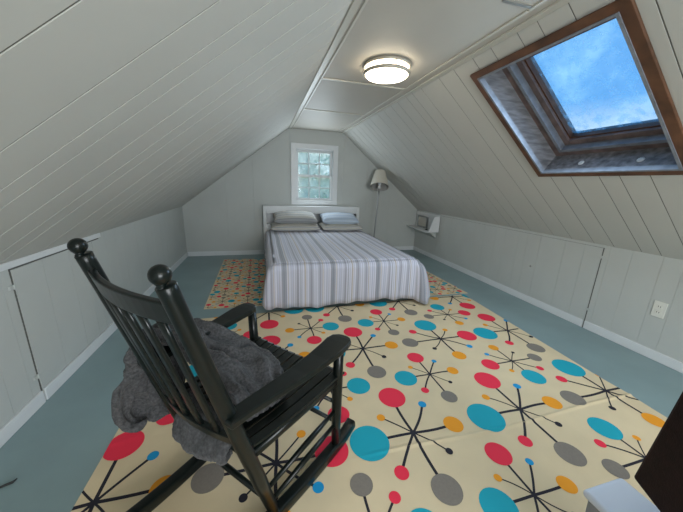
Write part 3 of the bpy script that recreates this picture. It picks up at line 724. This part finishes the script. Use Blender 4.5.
# rows run from the outer hem over the far arm to the near side of the seat; (u, y, z)
G = [
 [(-.20, .285, .305), (-.20, .325, .285), (-.165, .335, .275), (-.12, .315, .265), (-.08, .285, .27), (-.06, .25, .29)],
 [(-.25, .290, .33), (-.235, .350, .33), (-.17, .365, .32), (-.10, .345, .32), (-.04, .31, .33), (-.01, .27, .34)],
 [(-.265, .290, .42), (-.235, .350, .43), (-.165, .370, .43), (-.09, .355, .43), (-.02, .33, .43), (.02, .29, .43)],
 [(-.235, .280, .52), (-.20, .335, .53), (-.14, .350, .54), (-.07, .345, .54), (.01, .33, .54), (.05, .30, .53)],
 [(-.18, .265, .60), (-.14, .290, .615), (-.08, .30, .618), (-.01, .295, .612), (.07, .29, .606), (.10, .275, .60)],
 [(-.12, .225, .635), (-.09, .235, .64), (-.04, .235, .63), (.03, .23, .612), (.10, .235, .600), (.13, .235, .58)],
 [(-.085, .17, .61), (-.05, .165, .61), (.01, .165, .59), (.08, .165, .560), (.15, .18, .53), (.18, .19, .48)],
 [(-.075, .11, .585), (-.04, .10, .57), (.04, .10, .54), (.12, .10, .505), (.19, .11, .475), (.225, .12, .435)],
 [(-.065, .04, .56), (-.02, .03, .54), (.07, .02, .505), (.15, .01, .48), (.225, .01, .455), (.255, .02, .428)],
 [(-.055, -.03, .52), (-.01, -.04, .505), (.06, -.05, .485), (.13, -.06, .465), (.19, -.055, .447), (.225, -.05, .426)],
 [(-.045, -.095, .48), (.0, -.105, .47), (.05, -.115, .46), (.09, -.125, .447), (.13, -.12, .437), (.16, -.12, .422)],
 [(-.035, -.145, .435), (.0, -.15, .432), (.03, -.155, .430), (.06, -.16, .428), (.08, -.16, .424), (.10, -.155, .420)]]
G = [[(u+(.055 if (k < 4 and u < -.13) else 0), .28+(y-.28)*.55 if (y > .29 and k < 5) else y, z) for u, y, z in r_] for k, r_ in enumerate(G)]
mb = MB(); cloth(mb, G, 120, 76, .030, .030, 3)
# end pulled out below the back rail
G2 = [[(-.055, .12, .44), (-.05, .03, .435), (-.045, -.06, .425), (-.045, -.13, .42)], [(-.10, .125, .42), (-.105, .03, .405), (-.10, -.06, .40), (-.09, -.14, .40)], [(-.14, .115, .37), (-.145, .03, .355), (-.13, -.06, .36), (-.115, -.145, .375)], [(-.135, .10, .345), (-.14, .03, .335), (-.125, -.06, .345), (-.105, -.14, .36)], [(-.10, .09, .325), (-.11, .02, .32), (-.10, -.05, .33), (-.09, -.13, .345)]]
cloth(mb, G2, 40, 56, .028, .022, 11)
tb = mb.build('plush_cloth', m_throw, th_, smooth=True)

# ------------------------------------------------------------------ things by the right edge

P0 = Vector((.940, .362, 0)); D = Vector((-.47, -.883, 0)); Q = Vector((.883, -.47, 0))
ac = thing('leather_chair', 'dark brown leather chair at the right edge of the view, beside the white bin', 'chair', (.94, .362, .006), math.atan2(D.y, D.x))
# local x runs along the back (towards the viewer), local y = away from the room centre is the seat side
def lb(mb, x0, x1, y0, y1, z0, z1, lean=0):
    vs = []
    for z in (z0, z1):
        for (x, y) in ((x0, y0), (x1, y0), (x1, y1), (x0, y1)): vs.append((x+(z-z0)*(.215 if lean else 0), y-(z-z0)*(.10 if lean else 0), z))
    return mb.add(vs, [(3, 2, 1, 0), (4, 5, 6, 7), (0, 1, 5, 4), (1, 2, 6, 5), (2, 3, 7, 6), (3, 0, 4, 7)])
lb(MB(), 0, .56, .0, .10, .45, 1.0, 1).build('backrest', m_leather, ac, bevel=.012, seg=3)
lb(MB(), .0, .56, .10, .58, .38, .46).build('seat', m_leather, ac, bevel=.02, seg=3)
for x, y in ((.04, .18), (.52, .18), (.04, .54), (.52, .54)):
    l = MB(); l.tube([(x, y, .0), (x, y, .39)], [.016, .022], 12); l.build('leg', m_leather, ac)
bn = thing('storage_bin', 'white plastic bin with a smooth rounded lid, low in the right corner of the view', 'bin', (.965, .30, .007))
lid = MB(); lid.box(-.088, .075, -.19, .119, .325, .350); lid.build('lid', m_plast, bn, bevel=.016, seg=4)
bd = MB(); bd.add([(-.068, -.165, 0), (.055, -.165, 0), (.055, .095, 0), (-.068, .095, 0), (-.078, -.18, .33), (.066, -.18, .33), (.066, .108, .33), (-.078, .108, .33)], [(3, 2, 1, 0), (4, 5, 6, 7), (0, 1, 5, 4), (1, 2, 6, 5), (2, 3, 7, 6), (3, 0, 4, 7)])
bd.build('bin_body', m_plastg, bn, bevel=.01)
# scrap on the floor by the left wall
sc_ = MB(); sc_.tube([(-.035, -.02, .004), (0, 0, .005), (.022, .010, .004), (.030, .022, .006)], [.003, .0045, .005, .002], 8)
o = sc_.build('twig', m_slot, smooth=True); o.location = (-1.02, 1.155, 0); tag(o, 'small black twig lying on the painted floor by the left wall', 'twig')

# ------------------------------------------------------------------ outside
struct(MB().box(-14, 16, 5.5, 30, -3.2, -3.1).build('ground', m_siding))
def tree(x, y, z0, h, r, mt, label, n=2600, seed=1):
    R = random.Random(seed); t_ = thing('leafy_tree', label, 'tree', (x, y, z0), 0, 'trees beyond the window')
    tk = MB(); tk.tube([(0, 0, 0), (.06, 0, h*.35), (0, .05, h*.7), (.02, 0, h*.92)], [.16, .12, .08, .03], 10)
    for k in range(9):
        a = k*2.4; z = h*(.35+.055*k); L = r*.7; tk.tube([(0, 0, z), (L*.5*math.cos(a), L*.5*math.sin(a), z+L*.25), (L*math.cos(a), L*math.sin(a), z+L*.6)], [.05, .03, .012], 6)
    tk.build('trunk', m_bark, t_)
    blobs = [(R.uniform(-.7, .7)*r, R.uniform(-.7, .7)*r, h*R.uniform(.42, .92), r*R.uniform(.28, .5)) for _ in range(16)]
    lf = MB()
    for _ in range(n):
        bx_, by_, bz_, br_ = R.choice(blobs); d = Vector((R.gauss(0, 1), R.gauss(0, 1), R.gauss(0, 1))).normalized()*br_*R.uniform(.6, 1.05)
        c_ = Vector((bx_, by_, bz_))+d; a = Vector((R.gauss(0, 1), R.gauss(0, 1), R.gauss(0, 1))).normalized(); b = a.orthogonal().normalized(); q = R.uniform(.05, .10)
        lf.add([c_-a*q, c_+b*q*.5, c_+a*q, c_-b*q*.5], [(0, 1, 2, 3)])
    lf.build('foliage', mt, t_)
tree(.25, 9.2, -3.1, 5.6, 1.25, m_leaf2, 'pale green leafy tree seen through the left panes of the small window', seed=2)
tree(2.95, 10.2, -3.1, 6.0, 1.35, m_leaf, 'mid green leafy tree seen through the right panes of the small window', seed=5)
tree(2.2, 15.0, -3.1, 6.2, 2.6, m_leaf2, 'farther leafy tree, behind the two nearer ones outside the small window', n=3500, seed=8)
